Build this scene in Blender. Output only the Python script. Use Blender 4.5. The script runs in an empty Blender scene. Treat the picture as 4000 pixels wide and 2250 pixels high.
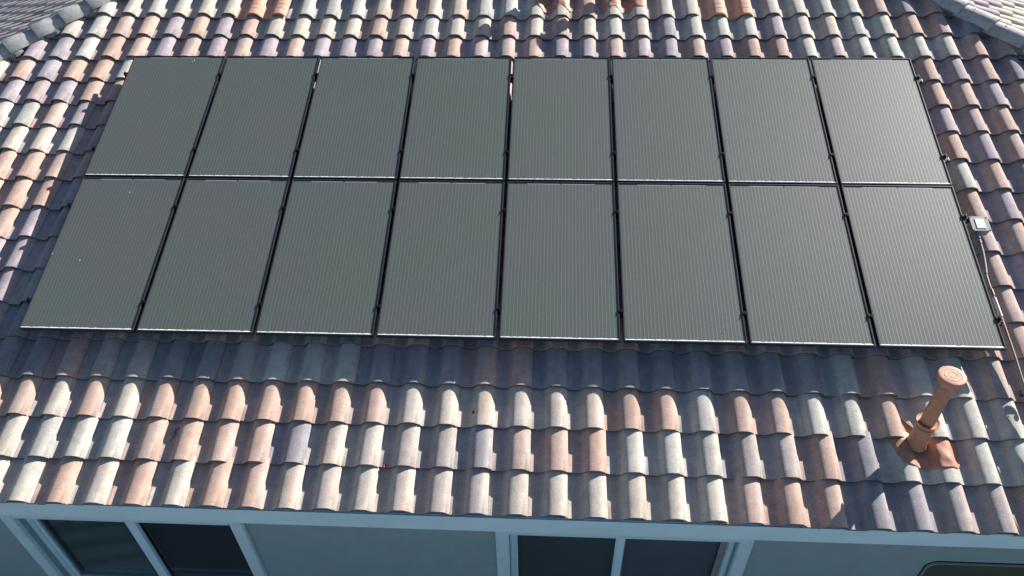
import bpy, bmesh, math, random
from mathutils import Vector, Matrix
random.seed(7)
C = bpy.context.scene.collection
# ------------------------------------------------------------------ camera
ZO = 4.4
cd = bpy.data.cameras.new('camera'); cam = bpy.data.objects.new('camera', cd); C.objects.link(cam)
cd.sensor_width = 36; cd.lens = 26.088; cd.clip_start = .05; cd.clip_end = 3000
R0 = Vector((0.99874409, 0.04702737, -0.01728224)); F0 = Vector((-0.04691713, 0.75682084, -0.65193635))
U0 = R0.cross(F0)
cam.matrix_world = Matrix(((R0.x, U0.x, -F0.x, 4.48601548), (R0.y, U0.y, -F0.y, -7.50419225),
                           (R0.z, U0.z, -F0.z, 3.24895291 + ZO), (0, 0, 0, 1)))
bpy.context.scene.camera = cam
# ------------------------------------------------------------------ light
SUN = Vector((0.360, 0.3124, 0.2476)).normalized()
w = bpy.data.worlds.new('World'); bpy.context.scene.world = w; w.use_nodes = True
nt = w.node_tree; bg = nt.nodes['Background']
sky = nt.nodes.new('ShaderNodeTexSky'); sky.sky_type = 'NISHITA'; sky.sun_disc = False
sky.sun_elevation = math.asin(SUN.z); sky.sun_rotation = math.atan2(SUN.x, SUN.y)
sky.air_density = 1.0; sky.dust_density = 1.0; sky.ozone_density = 2.2
nt.links.new(sky.outputs[0], bg.inputs[0]); bg.inputs[1].default_value = 0.052
ld = bpy.data.lights.new('sun', 'SUN'); ld.energy = 5.0; ld.angle = math.radians(.53); ld.color = (1, .94, .86)
lo = bpy.data.objects.new('sun', ld); C.objects.link(lo); lo.location = (30, 30, 40)
lo.rotation_euler = (-SUN).to_track_quat('-Z', 'Y').to_euler()
sc = bpy.context.scene
sc.view_settings.view_transform = 'Standard'; sc.view_settings.look = 'None'
sc.view_settings.exposure = 1.05; sc.view_settings.gamma = 1
# ------------------------------------------------------------------ materials
def mat(name, col, rough=.7, metal=0, spec=.5):
    m = bpy.data.materials.new(name); m.use_nodes = True
    b = m.node_tree.nodes['Principled BSDF']
    b.inputs['Base Color'].default_value = (*col, 1); b.inputs['Roughness'].default_value = rough
    b.inputs['Metallic'].default_value = metal; b.inputs['Specular IOR Level'].default_value = spec
    return m
def N(m, t, **k):
    n = m.node_tree.nodes.new(t)
    for a, v in k.items(): setattr(n, a, v)
    return n
def L(m, a, b): m.node_tree.links.new(a, b)
def BS(m): return m.node_tree.nodes['Principled BSDF']
def noisy(m, col, amp=.25, scale=8, bump=.0, bscale=200, fine=.0):
    """base colour broken up by two noises, optional bump"""
    b = BS(m); tc = N(m, 'ShaderNodeTexCoord')
    n1 = N(m, 'ShaderNodeTexNoise'); n1.inputs['Scale'].default_value = scale; n1.inputs['Detail'].default_value = 6
    L(m, tc.outputs['Object'], n1.inputs['Vector'])
    r = N(m, 'ShaderNodeMapRange'); r.inputs['From Min'].default_value = .3; r.inputs['From Max'].default_value = .7
    r.inputs['To Min'].default_value = 1 - amp; r.inputs['To Max'].default_value = 1 + amp
    L(m, n1.outputs['Fac'], r.inputs['Value'])
    v = N(m, 'ShaderNodeVectorMath', operation='SCALE'); v.inputs[0].default_value = col
    L(m, r.outputs['Result'], v.inputs['Scale']); L(m, v.outputs[0], b.inputs['Base Color'])
    if bump:
        n2 = N(m, 'ShaderNodeTexNoise'); n2.inputs['Scale'].default_value = bscale; n2.inputs['Detail'].default_value = 3
        L(m, tc.outputs['Object'], n2.inputs['Vector'])
        bp = N(m, 'ShaderNodeBump'); bp.inputs['Strength'].default_value = bump; bp.inputs['Distance'].default_value = .003
        L(m, n2.outputs['Fac'], bp.inputs['Height']); L(m, bp.outputs[0], b.inputs['Normal'])
    return m
# concrete roof tile: per-tile colour from the mesh, gritty surface
MT = mat('concrete_tile', (.4, .38, .35), .85, 0, .25)
at = N(MT, 'ShaderNodeAttribute', attribute_name='tint'); tc = N(MT, 'ShaderNodeTexCoord')
n1 = N(MT, 'ShaderNodeTexNoise'); n1.inputs['Scale'].default_value = 150; n1.inputs['Detail'].default_value = 2
n2 = N(MT, 'ShaderNodeTexNoise'); n2.inputs['Scale'].default_value = 14; n2.inputs['Detail'].default_value = 5
L(MT, tc.outputs['Object'], n1.inputs['Vector']); L(MT, tc.outputs['Object'], n2.inputs['Vector'])
ra = N(MT, 'ShaderNodeMapRange'); ra.inputs['From Min'].default_value = .3; ra.inputs['From Max'].default_value = .7
ra.inputs['To Min'].default_value = .74; ra.inputs['To Max'].default_value = 1.20
rb = N(MT, 'ShaderNodeMapRange'); rb.inputs['From Min'].default_value = .3; rb.inputs['From Max'].default_value = .7
rb.inputs['To Min'].default_value = .87; rb.inputs['To Max'].default_value = 1.10
L(MT, n1.outputs['Fac'], ra.inputs['Value']); L(MT, n2.outputs['Fac'], rb.inputs['Value'])
n3 = N(MT, 'ShaderNodeTexNoise'); n3.inputs['Scale'].default_value = 2.2; n3.inputs['Detail'].default_value = 4; L(MT, tc.outputs['Object'], n3.inputs['Vector'])
rc = N(MT, 'ShaderNodeMapRange'); rc.inputs['From Min'].default_value = .35; rc.inputs['From Max'].default_value = .65
rc.inputs['To Min'].default_value = .90; rc.inputs['To Max'].default_value = 1.06; L(MT, n3.outputs['Fac'], rc.inputs['Value'])
n4 = N(MT, 'ShaderNodeTexNoise'); n4.inputs['Scale'].default_value = 34; n4.inputs['Detail'].default_value = 4; n4.inputs['Roughness'].default_value = .65; L(MT, tc.outputs['Object'], n4.inputs['Vector'])
rd = N(MT, 'ShaderNodeMapRange'); rd.inputs['From Min'].default_value = .62; rd.inputs['From Max'].default_value = .70
rd.inputs['To Min'].default_value = 1; rd.inputs['To Max'].default_value = .72; L(MT, n4.outputs['Fac'], rd.inputs['Value'])
m3 = N(MT, 'ShaderNodeMath', operation='MULTIPLY'); L(MT, rc.outputs[0], m3.inputs[0]); L(MT, rd.outputs[0], m3.inputs[1])
m4 = N(MT, 'ShaderNodeMath', operation='MULTIPLY'); L(MT, ra.outputs[0], m4.inputs[0]); L(MT, m3.outputs[0], m4.inputs[1])
mu = N(MT, 'ShaderNodeMath', operation='MULTIPLY'); L(MT, m4.outputs[0], mu.inputs[0]); L(MT, rb.outputs[0], mu.inputs[1])
vs = N(MT, 'ShaderNodeVectorMath', operation='SCALE'); L(MT, at.outputs['Color'], vs.inputs[0]); L(MT, mu.outputs[0], vs.inputs['Scale'])
L(MT, vs.outputs[0], BS(MT).inputs['Base Color'])
bp = N(MT, 'ShaderNodeBump'); bp.inputs['Strength'].default_value = .45; bp.inputs['Distance'].default_value = .002
L(MT, n1.outputs['Fac'], bp.inputs['Height']); L(MT, bp.outputs[0], BS(MT).inputs['Normal'])

# photovoltaic laminate: dusty dark glass with busbar wires
PW, PH, PP, PT = .9976, 1.650, 1.025, 3.3155
MG = mat('dusty_solar_glass', (.06, .07, .065), .52, 0, .40)
tc = N(MG, 'ShaderNodeTexCoord'); sx = N(MG, 'ShaderNodeSeparateXYZ'); L(MG, tc.outputs['Object'], sx.inputs[0])
def MA(m, op, a, b=None):
    n = N(m, 'ShaderNodeMath', operation=op)
    for i, q in enumerate((a, b)):
        if q is None: continue
        if isinstance(q, (int, float)): n.inputs[i].default_value = q
        else: L(m, q, n.inputs[i])
    return n.outputs[0]
mx = MA(MG, 'DIVIDE', MA(MG, 'SUBTRACT', sx.outputs['X'], .031), .0311)
dist = MA(MG, 'ABSOLUTE', MA(MG, 'SUBTRACT', MA(MG, 'FRACT', mx), .5))
ln = MA(MG, 'LESS_THAN', dist, .045)
my = MA(MG, 'DIVIDE', MA(MG, 'SUBTRACT', 0, sx.outputs['Y']), .1605)
dy = MA(MG, 'ABSOLUTE', MA(MG, 'SUBTRACT', MA(MG, 'FRACT', MA(MG, 'ADD', my, .28)), .5))
gap = MA(MG, 'LESS_THAN', dy, .006)
ln = MA(MG, 'MULTIPLY', ln, MA(MG, 'SUBTRACT', 1, MA(MG, 'MULTIPLY', gap, .6)))
inx = MA(MG, 'MULTIPLY', MA(MG, 'GREATER_THAN', sx.outputs['X'], .031), MA(MG, 'LESS_THAN', sx.outputs['X'], .031 + .0311 * 30))
iny = MA(MG, 'MULTIPLY', MA(MG, 'GREATER_THAN', sx.outputs['Y'], -PH + .022), MA(MG, 'LESS_THAN', sx.outputs['Y'], -.028))
ln = MA(MG, 'MULTIPLY', ln, MA(MG, 'MULTIPLY', inx, iny))
geo = N(MG, 'ShaderNodeNewGeometry')
nz = N(MG, 'ShaderNodeTexNoise'); nz.inputs['Scale'].default_value = 1.1; nz.inputs['Detail'].default_value = 2
L(MG, geo.outputs['Position'], nz.inputs['Vector'])
cr = N(MG, 'ShaderNodeValToRGB'); cr.color_ramp.elements[0].position = .38; cr.color_ramp.elements[1].position = .64
cr.color_ramp.elements[0].color = (.098, .120, .109, 1); cr.color_ramp.elements[1].color = (.104, .115, .120, 1)
L(MG, nz.outputs['Fac'], cr.inputs['Fac'])
nf = N(MG, 'ShaderNodeTexNoise'); nf.inputs['Scale'].default_value = 120; nf.inputs['Detail'].default_value = 3
L(MG, tc.outputs['Object'], nf.inputs['Vector'])
rf = N(MG, 'ShaderNodeMapRange'); rf.inputs['From Min'].default_value = .3; rf.inputs['From Max'].default_value = .7
rf.inputs['To Min'].default_value = .86; rf.inputs['To Max'].default_value = 1.14; L(MG, nf.outputs['Fac'], rf.inputs['Value'])
vs = N(MG, 'ShaderNodeVectorMath', operation='SCALE'); L(MG, cr.outputs['Color'], vs.inputs[0]); L(MG, rf.outputs[0], vs.inputs['Scale'])
mxn = N(MG, 'ShaderNodeMix', data_type='RGBA'); L(MG, ln, mxn.inputs['Factor']); L(MG, vs.outputs[0], mxn.inputs['A'])
mxn.inputs['B'].default_value = (.25, .295, .28, 1)
L(MG, mxn.outputs['Result'], BS(MG).inputs['Base Color'])
L(MG, MA(MG, 'MULTIPLY', ln, .45), BS(MG).inputs['Metallic'])

M_frame = noisy(mat('dark_anodised_frame', (.03, .03, .035), .42, .3), (.040, .045, .055), .2, 30)
M_lip = noisy(mat('dusty_lip_glint', (.5, .52, .52), .5, .0), (.72, .77, .80), .2, 40)  # pale tone carries the sun's glint on the lower lip as well as dust
M_ribbon = mat('silver_ribbon', (.62, .64, .68), .35, .3)
M_black = mat('black_backsheet', (.012, .012, .014), .6)
M_alu = noisy(mat('mill_aluminium', (.5, .5, .5), .4, .8), (.45, .45, .44), .15, 30)
M_clamp = mat('black_steel_clamp', (.03, .032, .036), .4, .7)
M_terra = noisy(mat('terracotta_paint', (.55, .26, .17), .6), (.44, .22, .145), .18, 20, .25, 90)
M_terra2 = noisy(mat('terracotta_clay', (.6, .3, .2), .75), (.56, .32, .23), .14, 14, .3, 160)
M_rust = noisy(mat('dark_rust', (.06, .04, .035), .8), (.07, .045, .04), .3, 60)
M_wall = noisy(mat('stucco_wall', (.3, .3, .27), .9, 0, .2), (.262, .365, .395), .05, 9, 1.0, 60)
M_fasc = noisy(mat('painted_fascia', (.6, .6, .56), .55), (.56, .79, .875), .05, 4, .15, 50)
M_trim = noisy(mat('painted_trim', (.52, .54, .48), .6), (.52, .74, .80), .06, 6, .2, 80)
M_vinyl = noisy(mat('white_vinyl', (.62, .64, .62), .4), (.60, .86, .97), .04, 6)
M_cap = noisy(mat('grey_cap_tile', (.42, .41, .38), .85, 0, .25), (.41, .415, .41), .18, 18, .45, 240)
M_mort = noisy(mat('mortar', (.3, .3, .28), .95, 0, .2), (.26, .26, .245), .3, 40, .9, 70)
M_felt = noisy(mat('roofing_felt', (.03, .03, .03), .9), (.03, .03, .032), .3, 20)
M_box = noisy(mat('grey_box_enamel', (.4, .41, .41), .45), (.21, .225, .245), .08, 30)
M_boxd = noisy(mat('grey_box_body', (.3, .31, .31), .5), (.25, .26, .265), .08, 30)
M_white = mat('white_sticker', (.80, .84, .84), .35)
M_pipe = noisy(mat('galvanised_conduit', (.45, .43, .4), .45, .5), (.26, .25, .235), .15, 60)
M_dark = mat('interior_dark', (.02, .022, .024), .9)
M_blind = noisy(mat('pleated_shade', (.12, .13, .12), .8), (.115, .155, .155), .10, 3)
wv = N(M_blind, 'ShaderNodeTexWave', bands_direction='Z'); wv.inputs['Scale'].default_value = 9; wv.inputs['Distortion'].default_value = .8; wv.inputs['Detail'].default_value = 1
tcb = N(M_blind, 'ShaderNodeTexCoord'); L(M_blind, tcb.outputs['Object'], wv.inputs['Vector'])
rw = N(M_blind, 'ShaderNodeMapRange'); rw.inputs['To Min'].default_value = .55; rw.inputs['To Max'].default_value = 1.25; L(M_blind, wv.outputs['Fac'], rw.inputs['Value'])  # bands paint the light and dark of the pleat folds into the colour
vb = N(M_blind, 'ShaderNodeVectorMath', operation='SCALE'); vb.inputs[0].default_value = (.095, .150, .150); L(M_blind, rw.outputs[0], vb.inputs['Scale']); L(M_blind, vb.outputs[0], BS(M_blind).inputs['Base Color'])
M_blindd = noisy(mat('dark_pleated_shade', (.02, .02, .02), .8), (.018, .018, .03), .2, 3)
M_blindg = noisy(mat('grey_roller_shade', (.08, .09, .1), .8), (.085, .115, .155), .15, 2)
M_blindt = noisy(mat('teal_roller_shade', (.1, .15, .16), .8), (.045, .068, .075), .12, 2)
M_green = noisy(mat('dark_green_panel', (.05, .07, .05), .45), (.060, .072, .050), .1, 5)
M_rim = mat('pale_metal_rim', (.35, .38, .33), .4, .3)
M_ground = noisy(mat('yard_ground', (.3, .29, .26), .95), (.30, .31, .30), .2, 1.5, .4, 30)
M_twig = mat('dry_twig', (.05, .035, .025), .9)
M_leaf = mat('dry_leaf', (.16, .08, .04), .8)
M_drop = mat('bird_dropping', (.38, .40, .37), .8)
M_glass = bpy.data.materials.new('window_glass'); M_glass.use_nodes = True
g = M_glass.node_tree; g.nodes.remove(g.nodes['Principled BSDF'])
tr = g.nodes.new('ShaderNodeBsdfTransparent'); tr.inputs[0].default_value = (.93, .95, .94, 1)
gl = g.nodes.new('ShaderNodeBsdfGlossy'); gl.inputs['Roughness'].default_value = .03
lw = g.nodes.new('ShaderNodeLayerWeight'); lw.inputs[0].default_value = .5
pw = g.nodes.new('ShaderNodeMath'); pw.operation = 'POWER'; pw.inputs[1].default_value = 4; g.links.new(lw.outputs['Facing'], pw.inputs[0])
fr = g.nodes.new('ShaderNodeMath'); fr.operation = 'MULTIPLY_ADD'; fr.inputs[1].default_value = .7; fr.inputs[2].default_value = .04; g.links.new(pw.outputs[0], fr.inputs[0])
mi = g.nodes.new('ShaderNodeMixShader'); g.links.new(fr.outputs[0], mi.inputs[0]); g.links.new(tr.outputs[0], mi.inputs[1]); g.links.new(gl.outputs[0], mi.inputs[2])
g.links.new(mi.outputs[0], g.nodes['Material Output'].inputs['Surface'])
# ------------------------------------------------------------------ helpers
PITCH = math.radians(18.6); cp, sp = math.cos(PITCH), math.sin(PITCH); tp = math.tan(PITCH)
def W(X, Y, Z):                     # roof frame (x along eave, y up the slope, z off the roof) -> world
    return Vector((X, Y * cp - Z * sp, Y * sp + Z * cp + ZO))
ROOF = Matrix(((1, 0, 0, 0), (0, cp, -sp, 0), (0, sp, cp, ZO), (0, 0, 0, 1)))
def link(name, me, m, parent=None, smooth=None):
    o = bpy.data.objects.new(name, me)
    if m and not me.materials: me.materials.append(m)
    C.objects.link(o)
    if parent: o.parent = parent
    if smooth:
        me.polygons.foreach_set('use_smooth', [True] * len(me.polygons)); me.set_sharp_from_angle(angle=math.radians(smooth))
    return o
def tag(o, label=None, cat=None, group=None, kind=None):
    for k, v in (('label', label), ('category', cat), ('group', group), ('kind', kind)):
        if v: o[k] = v
    return o
def thing(name, label, cat, mw=None, group=None):
    o = bpy.data.objects.new(name, None); o.empty_display_size = .1; C.objects.link(o)
    if mw is not None: o.matrix_world = mw
    return tag(o, label, cat, group)
class MB:
    def __init__(s): s.v = []; s.f = []
    def add(s, vs, fs):
        n = len(s.v); s.v += [tuple(q) for q in vs]; s.f += [tuple(i + n for i in f) for f in fs]; return s
    def box(s, x0, x1, y0, y1, z0, z1, M=None):
        vs = [Vector((x, y, z)) for x in (x0, x1) for y in (y0, y1) for z in (z0, z1)]
        if M: vs = [M @ q for q in vs]
        return s.add(vs, [(0, 1, 3, 2), (4, 6, 7, 5), (0, 4, 5, 1), (2, 3, 7, 6), (0, 2, 6, 4), (1, 5, 7, 3)])
    def lathe(s, prof, n=32, M=None):
        vs = []
        for r, z in prof:
            for k in range(n):
                a = 2 * math.pi * k / n; q = Vector((r * math.cos(a), r * math.sin(a), z)); vs.append(M @ q if M else q)
        fs = [(i * n + k, i * n + (k + 1) % n, (i + 1) * n + (k + 1) % n, (i + 1) * n + k) for i in range(len(prof) - 1) for k in range(n)]
        return s.add(vs, fs)
    def tube(s, pts, r, n=12):
        pts = [Vector(q) for q in pts]; vs = []; up = Vector((0.1, .2, 1)).normalized()
        for i, q in enumerate(pts):
            t = (pts[min(i + 1, len(pts) - 1)] - pts[max(i - 1, 0)]).normalized()
            a = t.cross(up).normalized(); b = t.cross(a)
            rr = r[i] if isinstance(r, (list, tuple)) else r
            for k in range(n):
                th = 2 * math.pi * k / n; vs.append(q + (a * math.cos(th) + b * math.sin(th)) * rr)
        m = len(pts)
        fs = [(i * n + k, i * n + (k + 1) % n, (i + 1) * n + (k + 1) % n, (i + 1) * n + k) for i in range(m - 1) for k in range(n)]
        fs += [tuple(range(n - 1, -1, -1)), tuple((m - 1) * n + k for k in range(n))]
        return s.add(vs, fs)
    def build(s, name, m, parent=None, smooth=None, bevel=0):
        me = bpy.data.meshes.new(name); me.from_pydata(s.v, [], s.f)
        bm = bmesh.new(); bm.from_mesh(me); bmesh.ops.recalc_face_normals(bm, faces=bm.faces)
        if bevel: bmesh.ops.bevel(bm, geom=bm.edges, offset=bevel, segments=2, affect='EDGES', clamp_overlap=True)
        bm.to_mesh(me); bm.free()
        return link(name, me, m, parent, smooth)
def spline(pts, n=6):
    """Catmull-Rom through 3-D points"""
    P = [Vector(q) for q in pts]; P = [2 * P[0] - P[1]] + P + [2 * P[-1] - P[-2]]; out = []
    for i in range(1, len(P) - 2):
        for k in range(n):
            t = k / n; a, b, c, d = P[i - 1:i + 3]
            out.append(.5 * ((2 * b) + (c - a) * t + (2 * a - 5 * b + 4 * c - d) * t * t + (3 * b - 3 * c + d - a) * t ** 3))
    out.append(P[-2]); return out
def interp(x, xs, ys):
    if x <= xs[0]: return ys[0]
    for i in range(1, len(xs)):
        if x <= xs[i]: return ys[i - 1] + (ys[i] - ys[i - 1]) * (x - xs[i - 1]) / (xs[i] - xs[i - 1])
    return ys[-1]
# ------------------------------------------------------------------ ground
me = bpy.data.meshes.new('ground'); me.from_pydata([(-400, -400, 0), (400, -400, 0), (400, 400, 0), (-400, 400, 0)], [], [(0, 1, 2, 3)])
tag(link('ground', me, M_ground), kind='structure')
# ------------------------------------------------------------------ roof tiles
X0, Y0, TW, TE, ZB = .45216, .85190, .29540, .34835, -.2230
LIFT, TH = .027, .020
PS = [(-.40, .006), (-.30, .0105), (-.262, .0105), (-.250, .0080), (-.17, .0050), (-.10, .0015), (-.03, .001), (.03, .005), (.07, .012), (.105, .0225),
      (.14, .0365), (.175, .0500), (.21, .0595), (.26, .0665), (.32, .0695), (.40, .0710), (.48, .0700), (.545, .0655), (.595, .0580),
      (.64, .0465), (.675, .0350), (.70, .0260), (.708, .0225), (.710, .0110)]
PS = [(a_, b_ * 1.02) for a_, b_ in PS]
def prof(s):
    s = (s + .29) % 1.0 - .29
    return interp(s, [q[0] for q in PS], [q[1] for q in PS])
def surf(X, Y):
    r = math.ceil((Y0 - Y) / TE - 1e-6); c = round((X - X0 - .02) / TW); dx, dy = irr(r, c)
    if Y < Y0 - r * TE + dy: r += 1; dx, dy = irr(r, c)
    return ZB + prof((X - X0 - dx) / TW + .42) + LIFT * (1 - (Y - Y0 + r * TE - dy) / TE)
# measured course-to-course irregularity: row -> (cols, dx mm, dy mm)
IR = {0: ([-3, 1, 4, 8, 13, 17, 19, 22, 28], [14, 24, 32, 23, 15, 6, -10, 2, 2], [6, -12, -30, -35, -36, -33, -22, -4, 14]),
      1: ([-3, 8, 22, 25, 29], [6, 15, 8, -4, 26], [-6, -20, -12, 6, 38]),
      2: ([-6, -4, 27, 30], [-12, 0, 8, 8], [-26, -20, 20, 45]),
      3: ([-6, -4, 27, 29], [-30, -22, 11, 15], [2, -6, 26, 30]), 4: ([-6, -3, 27, 29], [-28, -18, 15, 6], [22, 12, 19, 23]),
      5: ([-5, -3, 27, 29], [-22, -6, 10, 1], [24, 19, 19, 30]), 6: ([-5, -3, 27], [-22, -6, 6], [34, 14, 12]),
      7: ([-4, 27, 28], [-10, 0, 10], [20, 5, 5]), 9: ([-3, 27], [-4, 2], [8, -3]), 11: ([-2, 27], [2, -1], [4, -18]),
      12: ([-1, 1, 26], [8, 12, -8], [4, 6, 0]), 13: ([-1, 1, 3, 12, 23, 25, 26], [-13, -8, 14, 0, -17, -26, -10], [-10, -4, -6, 3, 0, -14, -8]),
      14: ([-1, 1, 4, 12, 20, 23, 24, 26], [-10, -10, 1, 0, -20, -42, 2, 0], [-1, -3, -2, 4, 3, -5, 2, 4]),
      15: ([0, 2, 12, 22, 25], [6, 1, 0, 4, -3], [-3, 0, 6, -2, -5]),
      16: ([0, 2, 4, 6, 8, 10, 12, 15, 18, 19, 21, 22, 25], [-14, -2, 21, 30, 12, 2, -13, 2, -3, -20, -14, 9, 11],
           [-10, -8, -4, 0, 7, 7, 9, 9, 6, 2, -4, -11, -12])}
def irr(r, c):
    if r < 0 or r > 16: return 0, 0
    ks = sorted(IR); a = max(k for k in ks if k <= r); b = min(k for k in ks if k >= r)
    def at_(k): return interp(c, IR[k][0], IR[k][1]) / 1000, interp(c, IR[k][0], IR[k][2]) / 1000
    pa, pb = at_(a), at_(b); t = 0 if a == b else (r - a) / (b - a)
    return pa[0] * (1 - t) + pb[0] * t, pa[1] * (1 - t) + pb[1] * t
# tile colours read off the photograph: row -> (first column, letters)
TC = {0: (-5, 'CWCWCCCCCWWWCPCCWWWCPCWCCWCCCWWPBPB'), 1: (-5, 'CWPPLPLPCCCCPCWCCPCPCWCBWWWLCCWWPPB'),
      2: (-6, 'LLWPPLPLPLPLLLPLPLLPLLPLLPLPPWLWWWWPPB'), 3: (-7, 'CPLPPWPLBPLPLBPLBPLPBLPLPBLPBLPLBLPLPBB'),
      4: (-7, 'PLLLPPLBPLPBPLLBPPLPLPLPBLPLPLPLBLPPLPBL'), 5: (-6, 'CWPLPLPLPBBPLPLWPPLPLPBLPLPLPLPPLLPPBPL'),
      6: (-5, 'CCWPLBPLPPWLPPLBPLPBPLPLPLPLPLBPPLPBLP'), 7: (-5, 'PPPPLBPLPPWLPPLBPLPBPLPLPLPLPLBPWPBPLP'),
      8: (-4, 'PPLLBPLPPWLPPLBPLPBPLPLPLPLPLBPPLPBL'), 9: (-4, 'PLLBPLPPWLPPLBPLPBPLPLPLPLPLBPPLPPBLP'),
      10: (-4, 'LLLBPLPPWLPPLBPLPBPLPLPLPLPLBPPPLPBP'), 11: (-4, 'LLGBPLPPWLPPLBPLPBPLPLPLPLPLBPPPBPLP'),
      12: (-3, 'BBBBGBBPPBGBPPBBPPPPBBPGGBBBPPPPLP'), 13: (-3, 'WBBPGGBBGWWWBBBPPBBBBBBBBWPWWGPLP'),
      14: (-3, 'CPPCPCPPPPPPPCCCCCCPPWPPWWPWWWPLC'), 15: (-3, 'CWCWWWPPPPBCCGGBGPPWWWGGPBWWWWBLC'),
      16: (-3, 'CWCCPCPCPPCGCCGGCCCCCCPPPBBGGPBLC')}
BASE = {'C': (.535, .49, .43), 'W': (.52, .51, .465), 'P': (.52, .372, .31), 'L': (.405, .355, .385), 'G': (.45, .395, .365), 'B': (.295, .288, .315)}
SEC = {'C': 'GPC', 'W': 'WCB', 'P': 'PGL', 'L': 'LPB', 'G': 'GPB', 'B': 'BLG'}
def tile_cols(k, r, c):
    """colour across one tile, streaks run the length of the tile"""
    rnd = random.Random(r * 977 + c * 131 + 5)
    a = Vector(BASE[k]) * rnd.uniform(.92, 1.07); b = Vector(BASE[rnd.choice(SEC[k])]); o = Vector((.42, .24, .16))
    ph, fq = rnd.uniform(0, 6.28), rnd.uniform(4, 9); st = rnd.random() * (.5 if c > 14 else .22); sc_ = rnd.uniform(.0, .16)
    tr_ = Vector((.31, .30, .335)); tw_ = rnd.uniform(.15, .6); out = []
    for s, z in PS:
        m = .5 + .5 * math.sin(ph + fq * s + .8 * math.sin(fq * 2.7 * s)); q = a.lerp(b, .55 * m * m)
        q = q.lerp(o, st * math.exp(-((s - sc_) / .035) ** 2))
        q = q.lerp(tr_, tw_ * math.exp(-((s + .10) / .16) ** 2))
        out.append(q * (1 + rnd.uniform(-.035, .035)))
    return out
def make_tiles(name, cells, parent, rotz=0, skip=()):
    V, Fc, K = [], [], []
    ns = len(PS)
    for (r, c, k) in cells:
        dx, dy = irr(r, c) if not rotz else (0, 0)
        rnd = random.Random(r * 31 + c * 57 + 3)
        xc = X0 + c * TW + dx + rnd.uniform(-.002, .002); yn = Y0 - r * TE + dy + rnd.uniform(-.003, .003)
        rot = rnd.uniform(-.013, .013); zt = rnd.uniform(-.0015, .0025); cols = tile_cols(k, r, c); n = len(V)
        ys = [(0, -TH), (0, -.004), (.004, 0), (TE * .5, 0), (TE + .05, 0)]
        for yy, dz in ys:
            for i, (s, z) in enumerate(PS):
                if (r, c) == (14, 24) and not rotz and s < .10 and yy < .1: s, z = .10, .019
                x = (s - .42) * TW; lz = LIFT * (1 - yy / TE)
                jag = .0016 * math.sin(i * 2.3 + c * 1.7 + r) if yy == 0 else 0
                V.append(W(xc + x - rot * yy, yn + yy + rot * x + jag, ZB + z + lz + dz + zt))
                q = cols[i] * (.22 if dz == -TH else .40 if dz == -.004 else 1.0); K.append((*q, 1))  # nose colour darkened: dirt, plus painted-in shadow of the gap under the edge
        m = len(ys)
        for j in range(m - 1):
            for i in range(ns - 1):
                Fc.append((n + j * ns + i, n + j * ns + i + 1, n + (j + 1) * ns + i + 1, n + (j + 1) * ns + i))
    me = bpy.data.meshes.new(name); me.from_pydata([tuple(v) for v in V], [], Fc)
    ca = me.color_attributes.new('tint', 'FLOAT_COLOR', 'POINT')
    ca.data.foreach_set('color', [x for q in K for x in q])
    bm = bmesh.new(); bm.from_mesh(me)
    for co, no in ((Vector((0, HL, 0)), Vector((-1, 1, 0))), (Vector((0, HR, 0)), Vector((1, 1, 0)))):
        no = no.normalized()
        bmesh.ops.bisect_plane(bm, geom=bm.verts[:] + bm.edges[:] + bm.faces[:], plane_co=co - no * .035, plane_no=no, clear_outer=True)
    if rotz:
        A = Matrix.Translation((AX, AY, 0)) @ Matrix.Rotation(rotz, 4, 'Z') @ Matrix.Translation((-AX, -AY, 0))
        bmesh.ops.transform(bm, matrix=A, verts=bm.verts)
    bm.to_mesh(me); bm.free()
    return link(name, me, MT, parent, 38)
# hip planes in plan: left y = x + HL ; right y = HR - x ; they meet at the apex
HL, HR = 1.908, 9.915; AX, AY = (HR - HL) / 2, (HR + HL) / 2
AZ = AY * tp + ZB / cp
house = thing('house', 'tile roofed house with pale stucco walls and two sliding windows under the eave', 'house')
EY = -4.41; H = AY - EY                       # eave line and half width
def deckz(d): return AZ - d * tp + ZO - .012
bmd = MB()
q = H - .05; c4 = [(AX - q, AY - q), (AX + q, AY - q), (AX + q, AY + q), (AX - q, AY + q)]
vs = [(x, y, deckz(q)) for x, y in c4] + [(AX, AY, deckz(0))] + [(x, y, deckz(q) - .10) for x, y in c4] + [(AX, AY, deckz(0) - .10)]
bmd.add(vs, [(0, 1, 4), (1, 2, 4), (2, 3, 4), (3, 0, 4), (6, 5, 9), (7, 6, 9), (8, 7, 9), (5, 8, 9), (0, 5, 6, 1), (1, 6, 7, 2), (2, 7, 8, 3), (3, 8, 5, 0)])
roof = bmd.build('roof', M_felt, house)
VENTS = {(0, 2), (0, 3), (0, 20), (0, 21)}
def rand_k(r, c): return random.Random(r * 71 + c * 13).choice('CCPPWLGPLC')
cells = []
for r in range(-16, 17):
    ym = (Y0 - r * TE) * cp
    for c in range(-26, 52):
        x = X0 + c * TW
        if x + .25 < ym - HL or x - .3 > HR - ym: continue
        if (r, c) in VENTS: continue
        k = rand_k(r, c)
        if r in TC:
            a, s = TC[r]
            if a <= c < a + len(s): k = s[c - a]
        if r in (3, 4) and 0 < c < 27 and c not in (12, 13): k = 'B'  # darkest colour below the panel gaps paints in the shade there
        cells.append((r, c, k))
make_tiles('roof_tiles', cells, roof)
side = []
for r in range(-16, 17):
    ym = (Y0 - r * TE) * cp
    for c in range(-26, 52):
        x = X0 + c * TW
        if x + .25 < ym - HL or x - .3 > HR - ym: continue
        side.append((r, c, random.Random(r * 17 + c * 29 + 1).choice('CCWWLGLWC')))
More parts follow.
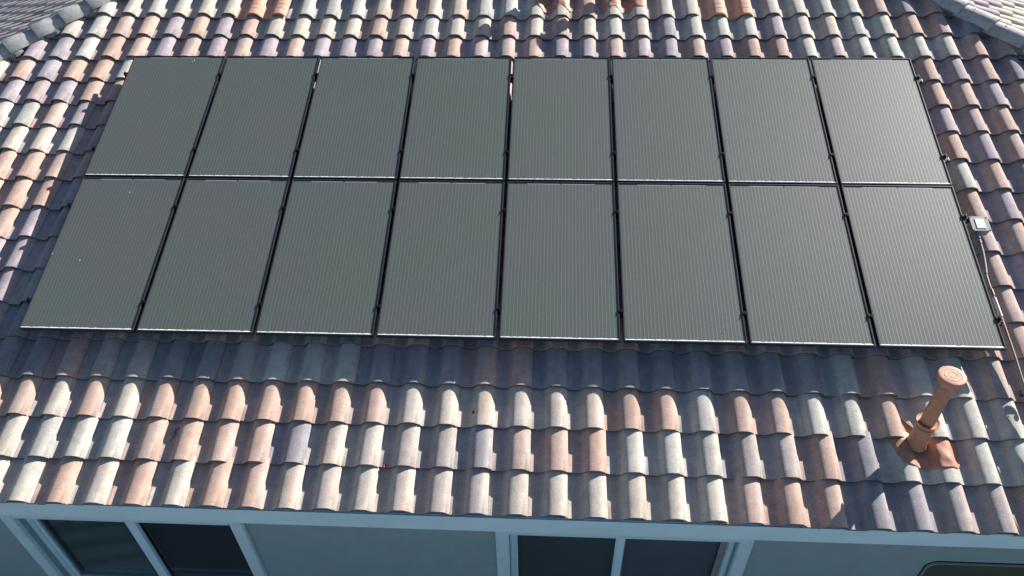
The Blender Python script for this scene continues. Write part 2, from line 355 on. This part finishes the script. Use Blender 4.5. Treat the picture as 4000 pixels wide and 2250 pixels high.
# Left: rotating the front by -90 deg carries its right-hand half next to our hip
make_tiles('roof_tiles', [q for q in side if X0 + q[1] * TW > AX - 1], roof, -math.pi / 2)
make_tiles('roof_tiles', [q for q in side if X0 + q[1] * TW < AX + 1], roof, math.pi / 2)
# hip caps
def hip_caps(sgn, start, step, n, m0):
    b = MB(); L_ = math.sqrt(1 + 1 + tp * tp)
    ax = Vector((sgn, 1, tp)).normalized()              # up the hip (left hip rises to +x, right hip to -x)
    lat = Vector((1, -sgn, 0)).normalized() ; up = lat.cross(ax).normalized()
    if up.z < 0: up = -up
    pr = [(-.132, -.006), (-.130, .008), (-.084, .074), (-.068, .087), (0, .098), (.068, .087), (.084, .074), (.130, .008), (.132, -.006)]
    for i in range(-m0, n):
        t = start + i * step; rnd = random.Random(i * 7 + sgn); off = rnd.uniform(-.004, .004)
        base = Vector((AX, AY, AZ + ZO)) - ax * (apex_len - t)
        if (base - Vector((AX, AY, AZ + ZO))).length < .2 or t > apex_len: continue
        rings = []
        for y, sc_, dz in ((0, 1.02, -.0), (0, 1.05, .008), (.006, 1.06, .011), (step * .5, .98, -.004), (step + .05, .88, -.030)):
            rings.append([base + ax * y + lat * (w_ * sc_ + off) + up * (z_ + .068 + dz + rnd.uniform(-.001, .001)) for w_, z_ in pr])
        inner = [base + ax * .002 + lat * (w_ * .90 + off) + up * (z_ * .86 + .064) for w_, z_ in pr]
        rings[0] = inner
        vs = [q for rr in rings for q in rr]; m = len(pr)
        b.add(vs, [(j * m + k, j * m + k + 1, (j + 1) * m + k + 1, (j + 1) * m + k) for j in range(len(rings) - 1) for k in range(m - 1)])
        # nail head near the upper end
        b.box(-.006, .006, -.006, .006, 0, .003, Matrix.Translation(base + ax * (step - .10) + up * .158) @ Matrix((lat, ax, up)).transposed().to_4x4())
    return b.build('hip_caps', M_cap, roof, 40)
def along(X, Y):      # distance from eave corner up the hip of a roof-frame Y
    return (Y * cp + .057 - (AY - H)) * math.sqrt(2 + tp * tp)
apex_len = H * math.sqrt(2 + tp * tp)
hip_caps(1, along(0, .315) - .08, .335, 60, 30)
hip_caps(-1, along(0, .437) - .08, .365, 60, 30)
# hip board and mortar under the caps
for sgn in (1, -1):
    b = MB(); ax = Vector((sgn, 1, tp)).normalized(); lat = Vector((1, -sgn, 0)).normalized(); up = lat.cross(ax); up = up if up.z > 0 else -up
    M = Matrix.Translation(Vector((AX, AY, AZ + ZO))) @ Matrix((lat, ax, up)).transposed().to_4x4()
    b.box(-.019, .019, -apex_len + .1, 0, -.01, .10, M); b.build('hip_board', M_felt, roof)
    b = MB(); rnd = random.Random(11 + sgn)
    side_ = 1 if sgn == 1 else -1                      # the face turned to our slope
    t = -apex_len + .2; vs = []
    while t < -.3:
        wv = -.034 + .070 * max(0, math.sin(t * 13.1 + sgn)) ** .7 + rnd.uniform(-.008, .010)
        for w_, z_ in ((.07, .088), (.106 + wv, .060 + rnd.uniform(-.006, .006)), (.110 + wv, .015), (.07, .0)): vs.append(M @ Vector((side_ * w_, t, z_)))
        t += .035
    n = len(vs) // 4
    b.add(vs, [(i * 4 + k, i * 4 + k + 1, (i + 1) * 4 + k + 1, (i + 1) * 4 + k) for i in range(n - 1) for k in range(3)])
    b.build('mortar', M_mort, roof, 50)
# ------------------------------------------------------------------ walls, eaves, windows
WY = EY + .345; TY = WY - .04
fz1, fz0 = ZO - 1.705, ZO - 1.915
b = MB(); fy = EY + .012
b.box(AX - H + .02, AX + H - .02, fy, fy + .035, fz0, fz1)
b.box(AX - H + .02, AX - H + .055, fy + .035, AY + H, fz0, fz1); b.box(AX + H - .055, AX + H - .02, fy + .035, AY + H, fz0, fz1)
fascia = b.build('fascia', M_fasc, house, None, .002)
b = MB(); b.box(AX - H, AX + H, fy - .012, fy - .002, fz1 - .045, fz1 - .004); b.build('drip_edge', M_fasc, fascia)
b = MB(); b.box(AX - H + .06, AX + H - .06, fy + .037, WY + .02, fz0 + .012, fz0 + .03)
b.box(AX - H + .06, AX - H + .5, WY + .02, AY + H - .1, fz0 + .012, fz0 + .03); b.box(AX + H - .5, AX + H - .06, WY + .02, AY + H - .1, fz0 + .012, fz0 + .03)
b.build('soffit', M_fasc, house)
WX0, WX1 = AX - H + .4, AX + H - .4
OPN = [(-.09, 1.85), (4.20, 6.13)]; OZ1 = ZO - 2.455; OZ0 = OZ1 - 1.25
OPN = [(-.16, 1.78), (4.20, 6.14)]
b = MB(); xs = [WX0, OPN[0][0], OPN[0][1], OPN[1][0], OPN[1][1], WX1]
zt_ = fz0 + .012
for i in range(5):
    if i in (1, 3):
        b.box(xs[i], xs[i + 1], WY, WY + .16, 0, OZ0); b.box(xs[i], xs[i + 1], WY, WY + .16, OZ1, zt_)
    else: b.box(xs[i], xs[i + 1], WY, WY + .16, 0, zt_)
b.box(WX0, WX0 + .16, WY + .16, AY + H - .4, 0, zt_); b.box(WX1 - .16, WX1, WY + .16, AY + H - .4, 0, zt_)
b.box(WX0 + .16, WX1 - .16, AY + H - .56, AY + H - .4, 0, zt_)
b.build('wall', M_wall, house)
def ring(b, x0, x1, z0, z1, y0, y1, t, tt=None, tb=None):
    tt = tt or t; tb = tb or t
    b.box(x0, x0 + t, y0, y1, z0, z1); b.box(x1 - t, x1, y0, y1, z0, z1)
    b.box(x0 + t, x1 - t, y0, y1, z1 - tt, z1); b.box(x0 + t, x1 - t, y0, y1, z0, z0 + tb)
def pleats(x0, x1, z0, z1, y, droop, seed):
    b = MB(); n = int((z1 - z0) / .017); nx = 24; vs = []; rnd = random.Random(seed)
    for j in range(n + 1):
        z = z1 - (z1 - z0) * j / n
        for i in range(nx + 1):
            u = i / nx; x = x0 + (x1 - x0) * u
            dz = .006 * math.sin(j * .35 + 5 * u) + droop * math.exp(-((j - 12) / 3) ** 2) * math.sin(math.pi * min(1, max(0, (u - .15) / .85)))
            vs.append((x, y + (.014 if j % 2 else -.008), z - dz))
    b.add(vs, [(j * (nx + 1) + i, j * (nx + 1) + i + 1, (j + 1) * (nx + 1) + i + 1, (j + 1) * (nx + 1) + i) for j in range(n) for i in range(nx)])
    return b
for wi, (x0, x1) in enumerate(OPN):
    win = thing('window', None, None); win.parent = house
    win['label'] = 'sliding window with pleated shades behind the glass' if wi == 0 else 'sliding window with plain dark shades and a screen'
    b = MB(); ring(b, x0 - .115, x1 + .115, OZ0 - .12, OZ1 + .12, TY, WY + .003, .115)
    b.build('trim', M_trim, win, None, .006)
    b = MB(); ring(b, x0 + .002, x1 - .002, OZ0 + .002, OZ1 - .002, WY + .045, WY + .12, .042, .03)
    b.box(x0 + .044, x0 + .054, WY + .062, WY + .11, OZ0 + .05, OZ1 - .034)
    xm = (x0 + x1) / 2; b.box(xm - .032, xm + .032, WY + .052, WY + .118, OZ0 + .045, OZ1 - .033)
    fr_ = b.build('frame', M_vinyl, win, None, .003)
    b = MB(); ring(b, x0 + .055, xm - .033, OZ0 + .045, OZ1 - .034, WY + .056, WY + .082, .030 if wi == 0 else .012, .035 if wi == 0 else .014)
    b.build('sash', M_vinyl, win, None, .002)
    b = MB(); ring(b, xm + .033, x1 - .045, OZ0 + .045, OZ1 - .034, WY + .086, WY + .108, .014)
    b.build('sash', M_clamp if wi == 0 else M_boxd, win)
    if wi == 1:
        b = MB(); b.box(x1 - .105, x1 - .062, WY + .080, WY + .085, OZ0 + .06, OZ1 - .05); b.build('screen_edge', M_boxd, win)
        b = MB(); b.box(x1 - .072, x1 - .060, WY + .074, WY + .079, OZ1 - .17, OZ1 - .145); b.build('latch', M_black, win)
    for k, (a, c_) in enumerate(((x0 + .06, xm - .034), (xm + .034, x1 - .05))):
        y = WY + (.070 if k == 0 else .097)
        b = MB(); b.box(a, c_, y - .002, y + .002, OZ0 + .05, OZ1 - .04); b.build('pane', M_glass, win)
    if wi == 0:
        pleats(x0 + .11, xm - .02, OZ0 + .03, OZ1 - .03, WY + .125, .035, 1).build('shade', M_blind, win, 20)
        pleats(xm + .03, x1 - .05, OZ0 + .03, OZ1 - .03, WY + .135, .0, 2).build('shade', M_blindd, win, 20)
    else:
        b = MB(); b.box(xm + .02, x1 - .02, WY + .125, WY + .131, OZ0, OZ1); b.build('shade', M_blindg, win)
        b = MB(); b.box(x0 + .02, xm - .01, WY + .125, WY + .131, OZ0, OZ1); b.build('shade', M_blindt, win)
    b = MB(); b.box(x0 - .2, x1 + .2, WY + .17, WY + 1.2, OZ0 - .3, OZ1 + .3)
    b.f = [f for i, f in enumerate(b.f) if i != 2]; b.build('room', M_dark, win)
# rounded cover on the wall, lower right
def rrect(x0, x1, z0, z1, r, n=8):
    out = []
    for cx, cz, a0 in ((x1 - r, z1 - r, 0), (x0 + r, z1 - r, 90), (x0 + r, z0 + r, 180), (x1 - r, z0 + r, 270)):
        for i in range(n + 1):
            a = math.radians(a0 + 90 * i / n); out.append((cx + r * math.cos(a), cz + r * math.sin(a)))
    return out
def rplate(b, x0, x1, z0, z1, r, y0, y1):
    P = rrect(x0, x1, z0, z1, r); n = len(P)
    b.add([(x, y0, z) for x, z in P] + [(x, y1, z) for x, z in P], [tuple(range(n)), tuple(range(2 * n - 1, n - 1, -1))] + [(i, (i + 1) % n, n + (i + 1) % n, n + i) for i in range(n)])
cov = thing('wall_cabinet', 'dark green wall cabinet with rounded corners at the lower right of the wall', 'cabinet', Matrix.Translation((8.4, WY, ZO - 3.435)))
cx0, cx1, cz0, cz1 = 7.775 - 8.4, 9.3 - 8.4, -.6, .73
b = MB(); rplate(b, cx0, cx1, cz0, cz1, .10, -.022, 0); b.build('rim', M_rim, cov)
b = MB(); rplate(b, cx0 - .008, cx1 + .008, cz0 - .008, cz1 + .008, .105, -.006, .001); b.build('gasket', M_black, cov)
b = MB(); rplate(b, cx0 + .012, cx1 - .012, cz0 + .012, cz1 - .012, .09, -.026, -.021); b.build('door', M_green, cov)
# ------------------------------------------------------------------ solar panels
FW = .011
def panel_proto():
    root = thing('solar_panel', 'x', 'solar panel')
    b = MB(); H0 = .040
    for (x0, x1, y0, y1) in ((0, FW, -PH, 0), (PW - FW, PW, -PH, 0), (FW, PW - FW, -FW, 0), (FW, PW - FW, -PH, -PH + FW)):
        b.box(x0, x1, y0, y1, -H0, 0)
    b.build('frame', M_frame, root, None, .0012)
    b = MB(); b.add([(FW, -FW, -.006), (PW - FW, -FW, -.006), (PW - FW, -PH + FW, -.006), (FW, -PH + FW, -.006)], [(0, 3, 2, 1)]); b.build('glass', MG, root)
    b = MB(); b.box(FW + .002, PW - FW - .002, -PH + FW + .002, -FW - .002, -.014, -.0105); b.build('backsheet', M_black, root)
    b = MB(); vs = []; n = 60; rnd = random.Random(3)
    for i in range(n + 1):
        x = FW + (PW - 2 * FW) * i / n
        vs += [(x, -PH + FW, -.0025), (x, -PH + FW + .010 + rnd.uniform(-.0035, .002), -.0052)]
    b.add(vs, [(2 * i, 2 * i + 2, 2 * i + 3, 2 * i + 1) for i in range(n)]); b.build('dust_glint_line', M_lip, root)  # dust strip with the glint of the sunlit lip painted into its colour
    for a, c_ in ((.185, .492), (.508, .815)):
        b = MB(); b.box(PW * a, PW * c_, -.0295, -.0245, -.0059, -.0053); b.build('ribbon', M_ribbon, root)
    return root
def copy_tree(o, parent=None):
    c = o.copy(); C.objects.link(c)
    if parent: c.parent = parent
    for ch in list(o.children): copy_tree(ch, c)
    return c
ORD = ['leftmost', 'second from left', 'third from left', 'fourth from left', 'fifth from left', 'sixth from left', 'seventh from left', 'rightmost']
EX = {(0, 0): 'with a bird dropping near its top', (1, 0): 'speckled with several bird droppings', (0, 7): 'nearest the right hip of the roof',
      (1, 7): 'beside the grey junction box', (0, 4): 'with one small dark speck'}
proto = panel_proto(); panels = {}
for row in range(2):
    for i in range(8):
        o = proto if (row, i) == (0, 0) else copy_tree(proto)
        o.matrix_world = ROOF @ Matrix.Translation((i * PP, -row * (PT - PH), 0)) @ Matrix.Rotation(random.uniform(-.0006, .0006), 4, 'Z')
        o['label'] = '%s solar panel in the %s row' % (ORD[i], 'upper' if row == 0 else 'lower') + ((' ' + EX[row, i]) if (row, i) in EX else ', black framed with dusty grey glass')
        o['group'] = 'solar panels in two rows on the roof'; panels[row, i] = o
def drop(pan, x, y, s, m, name='bird_dropping'):
    row, i = pan; b = MB(); rnd = random.Random(int(x * 1000)); n = 9; lx, ly = x - i * PP, y + row * (PT - PH)
    P = [(lx + s * math.cos(6.283 * k / n) * rnd.uniform(.5, 1.1), ly + 1.6 * s * math.sin(6.283 * k / n) * rnd.uniform(.5, 1.2)) for k in range(n)]
    b.add([(px, py, -.0055) for px, py in P] + [(lx, ly, -.0035)], [(k, (k + 1) % n, n) for k in range(n)]); b.build(name, m, panels[pan])
drop((0, 0), .672, -.067, .009, M_drop); drop((0, 0), .655, -.085, .005, M_drop)
drop((1, 0), .512, -1.847, .008, M_drop); drop((1, 0), .013, -2.554, .008, M_drop); drop((1, 0), .29, -2.618, .008, M_drop)
drop((0, 4), 4.81, -.347, .005, M_black, 'speck'); drop((1, 5), 5.93, -3.22, .006, M_black, 'speck')
# ------------------------------------------------------------------ rails, clamps and feet
RY = [-.272, -1.306, -2.004, -3.036]; RN = ['topmost', 'second from top', 'third from top', 'lowest']
RW = ['under the upper part of the upper row', 'under the foot of the upper row', 'under the upper part of the lower row', 'under the foot of the lower row']
def rail_proto():
    root = thing('mounting_rail', 'x', 'rail')
    b = MB(); b.box(-.045, 8.245, -.020, .020, -.092, -.042); b.box(-.047, 8.247, -.012, .012, -.100, -.0925); b.build('rail_bar', M_clamp, root, None, .002)
    b = MB(); b.box(8.2452, 8.25, -.019, .019, -.091, -.043); b.build('end_cap', M_alu, root)
    for k in range(9):
        xc = -.0135 if k == 0 else (7 * PP + PW + .0135 if k == 8 else k * PP - .0135)
        b = MB(); lo_, hi_ = (-.012 if k == 0 else -.020), (.012 if k == 8 else .020)
        b.box(xc - .010, xc + .010, -.016, .016, -.042, .002)
        b.box(xc + (lo_ if k else -.012), xc + (hi_ if k < 8 else .012), -.014, .014, .0025, .0050)
        b.tube([(xc, 0, .0051), (xc, 0, .011)], .006, 8); b.tube([(xc, 0, .0111), (xc, 0, .017)], .003, 8)
        if k in (0, 8):
            s = -1 if k == 0 else 1
            b.box(xc + s * .012 - .004, xc + s * .012 + .004, -.020, .020, -.04, .012)
        b.build('clamp', M_clamp, root)
    for x in (-.02, 1.6, 3.25, 4.9, 6.5, 8.20):
        b = MB(); b.box(x - .018, x + .018, -.028, -.021, -.21, -.045); b.box(x - .018, x + .018, -.09, -.028, -.125, -.118); b.build('foot', M_alu, root)
    return root
rp = rail_proto()
for j, y in enumerate(RY):
    o = rp if j == 0 else copy_tree(rp)
    o.matrix_world = ROOF @ Matrix.Translation((0, y, 0)); o['label'] = '%s black mounting rail %s of panels' % (RN[j], RW[j]); o['group'] = 'mounting rails under the solar panels'
# ------------------------------------------------------------------ junction box and conduit
jb = thing('junction_box', 'grey square junction box with a white sticker beside the right panel edge', 'junction box', ROOF @ Matrix.Translation((8.321, -2.063, -.03)))
b = MB(); b.box(-.074, .074, -.072, .072, -.085, -.0075); b.build('body', M_boxd, jb, None, .004)
b = MB(); b.box(-.081, .081, -.079, .079, -.007, 0); lid = b.build('lid', M_box, jb, None, .002)
b = MB(); b.box(-.038, .038, -.052, .050, .0005, .004); b.build('sticker', M_white, lid)
b = MB()
for x in (-.07, .07):
    for y in (-.068, .068): b.tube([(x, y, 0), (x, y, .004)], .005, 8)
b.build('screws', M_clamp, lid)
M = ROOF
cn = thing('conduit', 'thin grey metal conduit running down from the junction box along the panel edge', 'conduit', ROOF @ Matrix.Translation((8.29, -2.2, -.08)))
def cl(pts): return [(x - 8.29, y + 2.2, z + .08) for x, y, z in pts]
b = MB(); b.tube(cl([(8.288, -2.135, -.070), (8.289, -2.185, -.072)]), .0215); b.tube(cl([(8.289, -2.186, -.072), (8.289, -2.20, -.072)]), .025); b.tube(cl([(8.289, -2.2008, -.072), (8.290, -2.25, -.074)]), .0185)
b.build('connector', M_boxd, cn, 40)
b = MB(); b.tube(cl(spline([(8.29, -2.25, -.074), (8.290, -2.31, -.077), (8.283, -2.40, -.08), (8.268, -2.50, -.08), (8.256, -2.56, -.08)])), .0145); b.build('flexible_sleeve', M_boxd, cn, 40)
b = MB(); b.tube(cl(spline([(8.256, -2.56, -.08), (8.254, -2.7, -.08), (8.262, -2.95, -.08), (8.262, -3.3, -.075), (8.253, -3.62, -.07), (8.25, -4.1, -.07), (8.25, -4.55, -.068)])), .0115); b.build('pipe', M_pipe, cn, 40)
b = MB(); b.tube(cl([(8.2555, -2.715, -.08), (8.2575, -2.775, -.08)]), .0165); b.build('coupling', M_pipe, cn, 40)
b = MB(); b.tube(cl([(8.2585, -2.80, -.078), (8.2625, -2.98, -.078)]), .0145); b.build('white_tape', M_white, cn, 40)
br = thing('pipe_strap', 'dark metal strap bracket holding the conduit low on the right side of the roof', 'bracket', ROOF @ Matrix.Translation((8.27, -3.66, -.09)))
b = MB(); b.box(-.05, .07, -.02, .02, -.02, .0); b.box(-.06, -.045, -.02, .02, -.02, .03); b.box(.02, .045, -.06, -.02, -.02, .01); b.build('plate', M_clamp, br, None, .002)
b = MB(); b.tube([(-.016 + .03 * math.cos(a) * .6, 0, .012 + .03 * math.sin(a) * .6) for a in [math.pi * k / 8 for k in range(9)]], .005, 6); b.build('strap', M_alu, br)
br2 = None
# ------------------------------------------------------------------ vent pipes with lead flashing
def flash(fn, x0, x1, ytop, parent, org, nx=36, ny=22, seed=1):
    """sheet draped over the tiles; fn(x) gives its lower edge"""
    rnd = random.Random(seed); b = MB(); vs = []
    for i in range(nx + 1):
        x = x0 + (x1 - x0) * i / nx; yb = fn(x)
        for j in range(ny + 1):
            y = yb + (ytop - yb) * j / ny
            z = (surf(x, y) * 2 + surf(x - .012, y) + surf(x + .012, y)) / 4 + .0065
            z += .006 * math.exp(-((x - x0 - .78 * (x1 - x0)) / .03) ** 2) * math.exp(-((y - yb - .07) / .03) ** 2) * (1 if rnd.random() < 2 else 0)
            z += .0035 * math.sin(31 * x + 20 * y) * math.sin(23 * y + 9 * x)
            vs.append(W(x, y, z) - org)
    b.add(vs, [(i * (ny + 1) + j, (i + 1) * (ny + 1) + j, (i + 1) * (ny + 1) + j + 1, i * (ny + 1) + j + 1) for i in range(nx) for j in range(ny)])
    o = b.build('flashing', M_terra, parent, 60)
    md = o.modifiers.new('thick', 'SOLIDIFY'); md.thickness = .002
    return o
def vent_pipe(X, Y, Hh, label, edge, x0, x1, ytop, group, hc=.24, slot=True):
    org = W(X, Y, -.13); t = thing('vent_pipe', label, 'vent pipe', Matrix.Translation(org), group)
    b = MB(); b.lathe([(.052, .05), (.052, Hh - .075)], 40); b.build('pipe', M_terra, t, 40)
    b = MB(); b.lathe([(.078, -.05), (.070, -.01), (.0655, .06), (.064, hc - .05), (.064, hc - .035)], 40); b.build('boot', M_terra, t, 50)
    b = MB(); b.lathe([(.0640, hc - .036), (.071, hc - .030), (.068, hc - .022), (.079, hc), (.083, hc + .010), (.081, hc + .014), (.070, hc + .006), (.053, hc + .003)], 40); b.build('collar', M_terra, t, 35)
    b = MB(); b.lathe([(.0655, hc - .045), (.0665, hc - .040), (.0668, hc - .037)], 40); b.build('sealant', M_rust, t)
    b = MB(); b.lathe([(.054, Hh - .090), (.062, Hh - .086), (.064, Hh - .074), (.082, Hh - .070)], 40); b.build('neck', M_rust, t, 40)
    b = MB(); b.lathe([(.060, Hh - .069), (.086, Hh - .066), (.087, Hh - .050), (.088, Hh - .030), (.093, Hh - .028), (.0945, Hh - .012), (.092, Hh - .002), (.088, Hh),
                       (.062, Hh), (.060, Hh - .0015), (.057, Hh - .0015), (.055, Hh + .001), (.033, Hh + .001), (.031, Hh - .0008), (.028, Hh - .0008), (.026, Hh + .001), (.0005, Hh + .001)], 48)
    b.build('cap', M_terra, t, 30)
    flash(edge, x0, x1, ytop, t, org)
    if slot:      # lead apron running up the gap cut in the course above
        b = MB(); vs = []; nx, ny = 14, 12
        for i in range(nx + 1):
            x = X - .060 + .150 * i / nx
            for j in range(ny + 1):
                y = Y - .015 + .20 * j / ny; u = abs(2 * i / nx - 1)
                vs.append(W(x, y, ZB + .010 + .010 * u ** 4 + .012 * (1 - j / ny)) - org)
        b.add(vs, [(i * (ny + 1) + j, (i + 1) * (ny + 1) + j, (i + 1) * (ny + 1) + j + 1, i * (ny + 1) + j + 1) for i in range(nx) for j in range(ny)])
        b.build('apron', M_terra, t, 60)
    return t
KX = lambda a: [4.486 + (q - 4.486) * 1.0065 for q in a]
KY = lambda a: [-6.076 + (q + 6.076) * 1.0065 for q in a]
e1 = lambda x: interp(x, KX([7.140, 7.150, 7.165, 7.209, 7.27, 7.342, 7.45, 7.56, 7.615, 7.644, 7.655]), KY([-4.05, -4.10, -4.175, -4.242, -4.262, -4.270, -4.275, -4.268, -4.268, -4.225, -4.12]))
vent_pipe(7.357, -4.05, .731, 'tall terracotta vent pipe with a round cap standing near the lower right of the roof', e1, 7.157, 7.676, -4.034, 'terracotta vent pipes', .215)
e2 = lambda x: interp(x, KX([4.29, 4.33, 4.40, 4.46, 4.53, 4.60, 4.66, 4.70, 4.745]), KY([1.03, .955, .875, .872, .90, .965, .90, .885, .95]))
e3 = lambda x: interp(x, KX([5.01, 5.05, 5.10, 5.19, 5.25, 5.30, 5.42, 5.56]), KY([.99, .885, .87, .94, .875, .868, .92, .925]))
vent_pipe(4.52, 1.27, .32, 'short terracotta vent pipe at the top centre, left one of two above the panels', e2, 4.288, 4.747, 1.22, 'terracotta vent pipes', .14, False)
vent_pipe(5.28, 1.27, .32, 'short terracotta vent pipe at the top centre, right one of two above the panels', e3, 5.013, 5.567, 1.22, 'terracotta vent pipes', .14, False)
# ------------------------------------------------------------------ clay vent tiles
def tile_vent(c0, label):
    r = 0; dx, dy = irr(0, c0); org = W(X0 + c0 * TW, Y0, -.1); t = thing('tile_vent', label, 'roof vent', Matrix.Translation(org), 'terracotta vent tiles above the panels')
    b = MB(); vs = []; S_ = []
    PV = [(-.36, .016), (-.30, .010)] + PS[3:-2] + [(1 + s, z) for s, z in PS[:-2] if s > -.26]
    ys = [(0, -.022), (0, -.003), (.004, 0)]
    for g_ in (.098, .178): ys += [(g_ - .004, 0), (g_ - .002, -.004), (g_ + .002, -.004), (g_ + .004, 0)]
    ys += [(TE + .05, 0)]
    for yy, dz in ys:
        for s, z in PV:
            groove = dz if (dz != -.004 or z > .02) else 0
            vs.append(W(X0 + (c0 + s - .42) * TW + dx, Y0 + dy + yy - .012, ZB + z * 1.12 + .008 + LIFT * (1 - yy / TE) + groove) - org)
    n = len(PV)
    b.add(vs, [(j * n + i, j * n + i + 1, (j + 1) * n + i + 1, (j + 1) * n + i) for j in range(len(ys) - 1) for i in range(n - 1)])
    b.build('cover', M_terra2, t, 30)
    return t
tile_vent(2, 'double barrel terracotta vent tile at the top edge, left of centre')
tile_vent(20, 'double barrel terracotta vent tile at the top edge, right of centre')
# ------------------------------------------------------------------ debris
def on(X, Y, d=.003): return W(X, Y, surf(X, Y) + d)
org = on(1.497, -4.131)
b = MB(); b.tube([on(x, y, .006) - org for x, y in [tuple(q)[:2] for q in spline([(1.53, -4.09, 0), (1.500, -4.10, 0), (1.492, -4.125, 0), (1.508, -4.14, 0), (1.495, -4.165, 0), (1.475, -4.20, 0)])]], .0022, 6)
o = tag(b.build('twig', M_twig), 'thin curled dry twig lying in a tile trough near the lower left', 'twig'); o.location = org
for (X, Y, s, m, lb) in ((3.246, -4.362, .022, M_leaf, 'small brown dry leaf on the second course above the eave'), (3.905, -3.906, .016, M_twig, 'dark curled leaf scrap in a trough below the panels'),
                         (8.55, .05, .020, M_twig, 'dark dry leaf scrap in a shaded trough by the right hip')):
    org = on(X, Y); b = MB(); rnd = random.Random(int(X * 100)); vs = []
    for i in range(7):
        u = i / 6; wd = s * .55 * math.sin(math.pi * min(.98, u + .04))
        for v_ in (-1, 0, 1): vs.append((s * 2 * (u - .5), v_ * wd, .004 + .006 * math.sin(3 * u) + (.006 if v_ else 0)))
    b.add(vs, [(i * 3 + k, (i + 1) * 3 + k, (i + 1) * 3 + k + 1, i * 3 + k + 1) for i in range(6) for k in range(2)])
    o = tag(b.build('dry_leaf', m), lb, 'leaf', 'leaf scraps on the roof tiles'); o.location = org; o.rotation_euler = (PITCH, 0, rnd.uniform(0, 3))
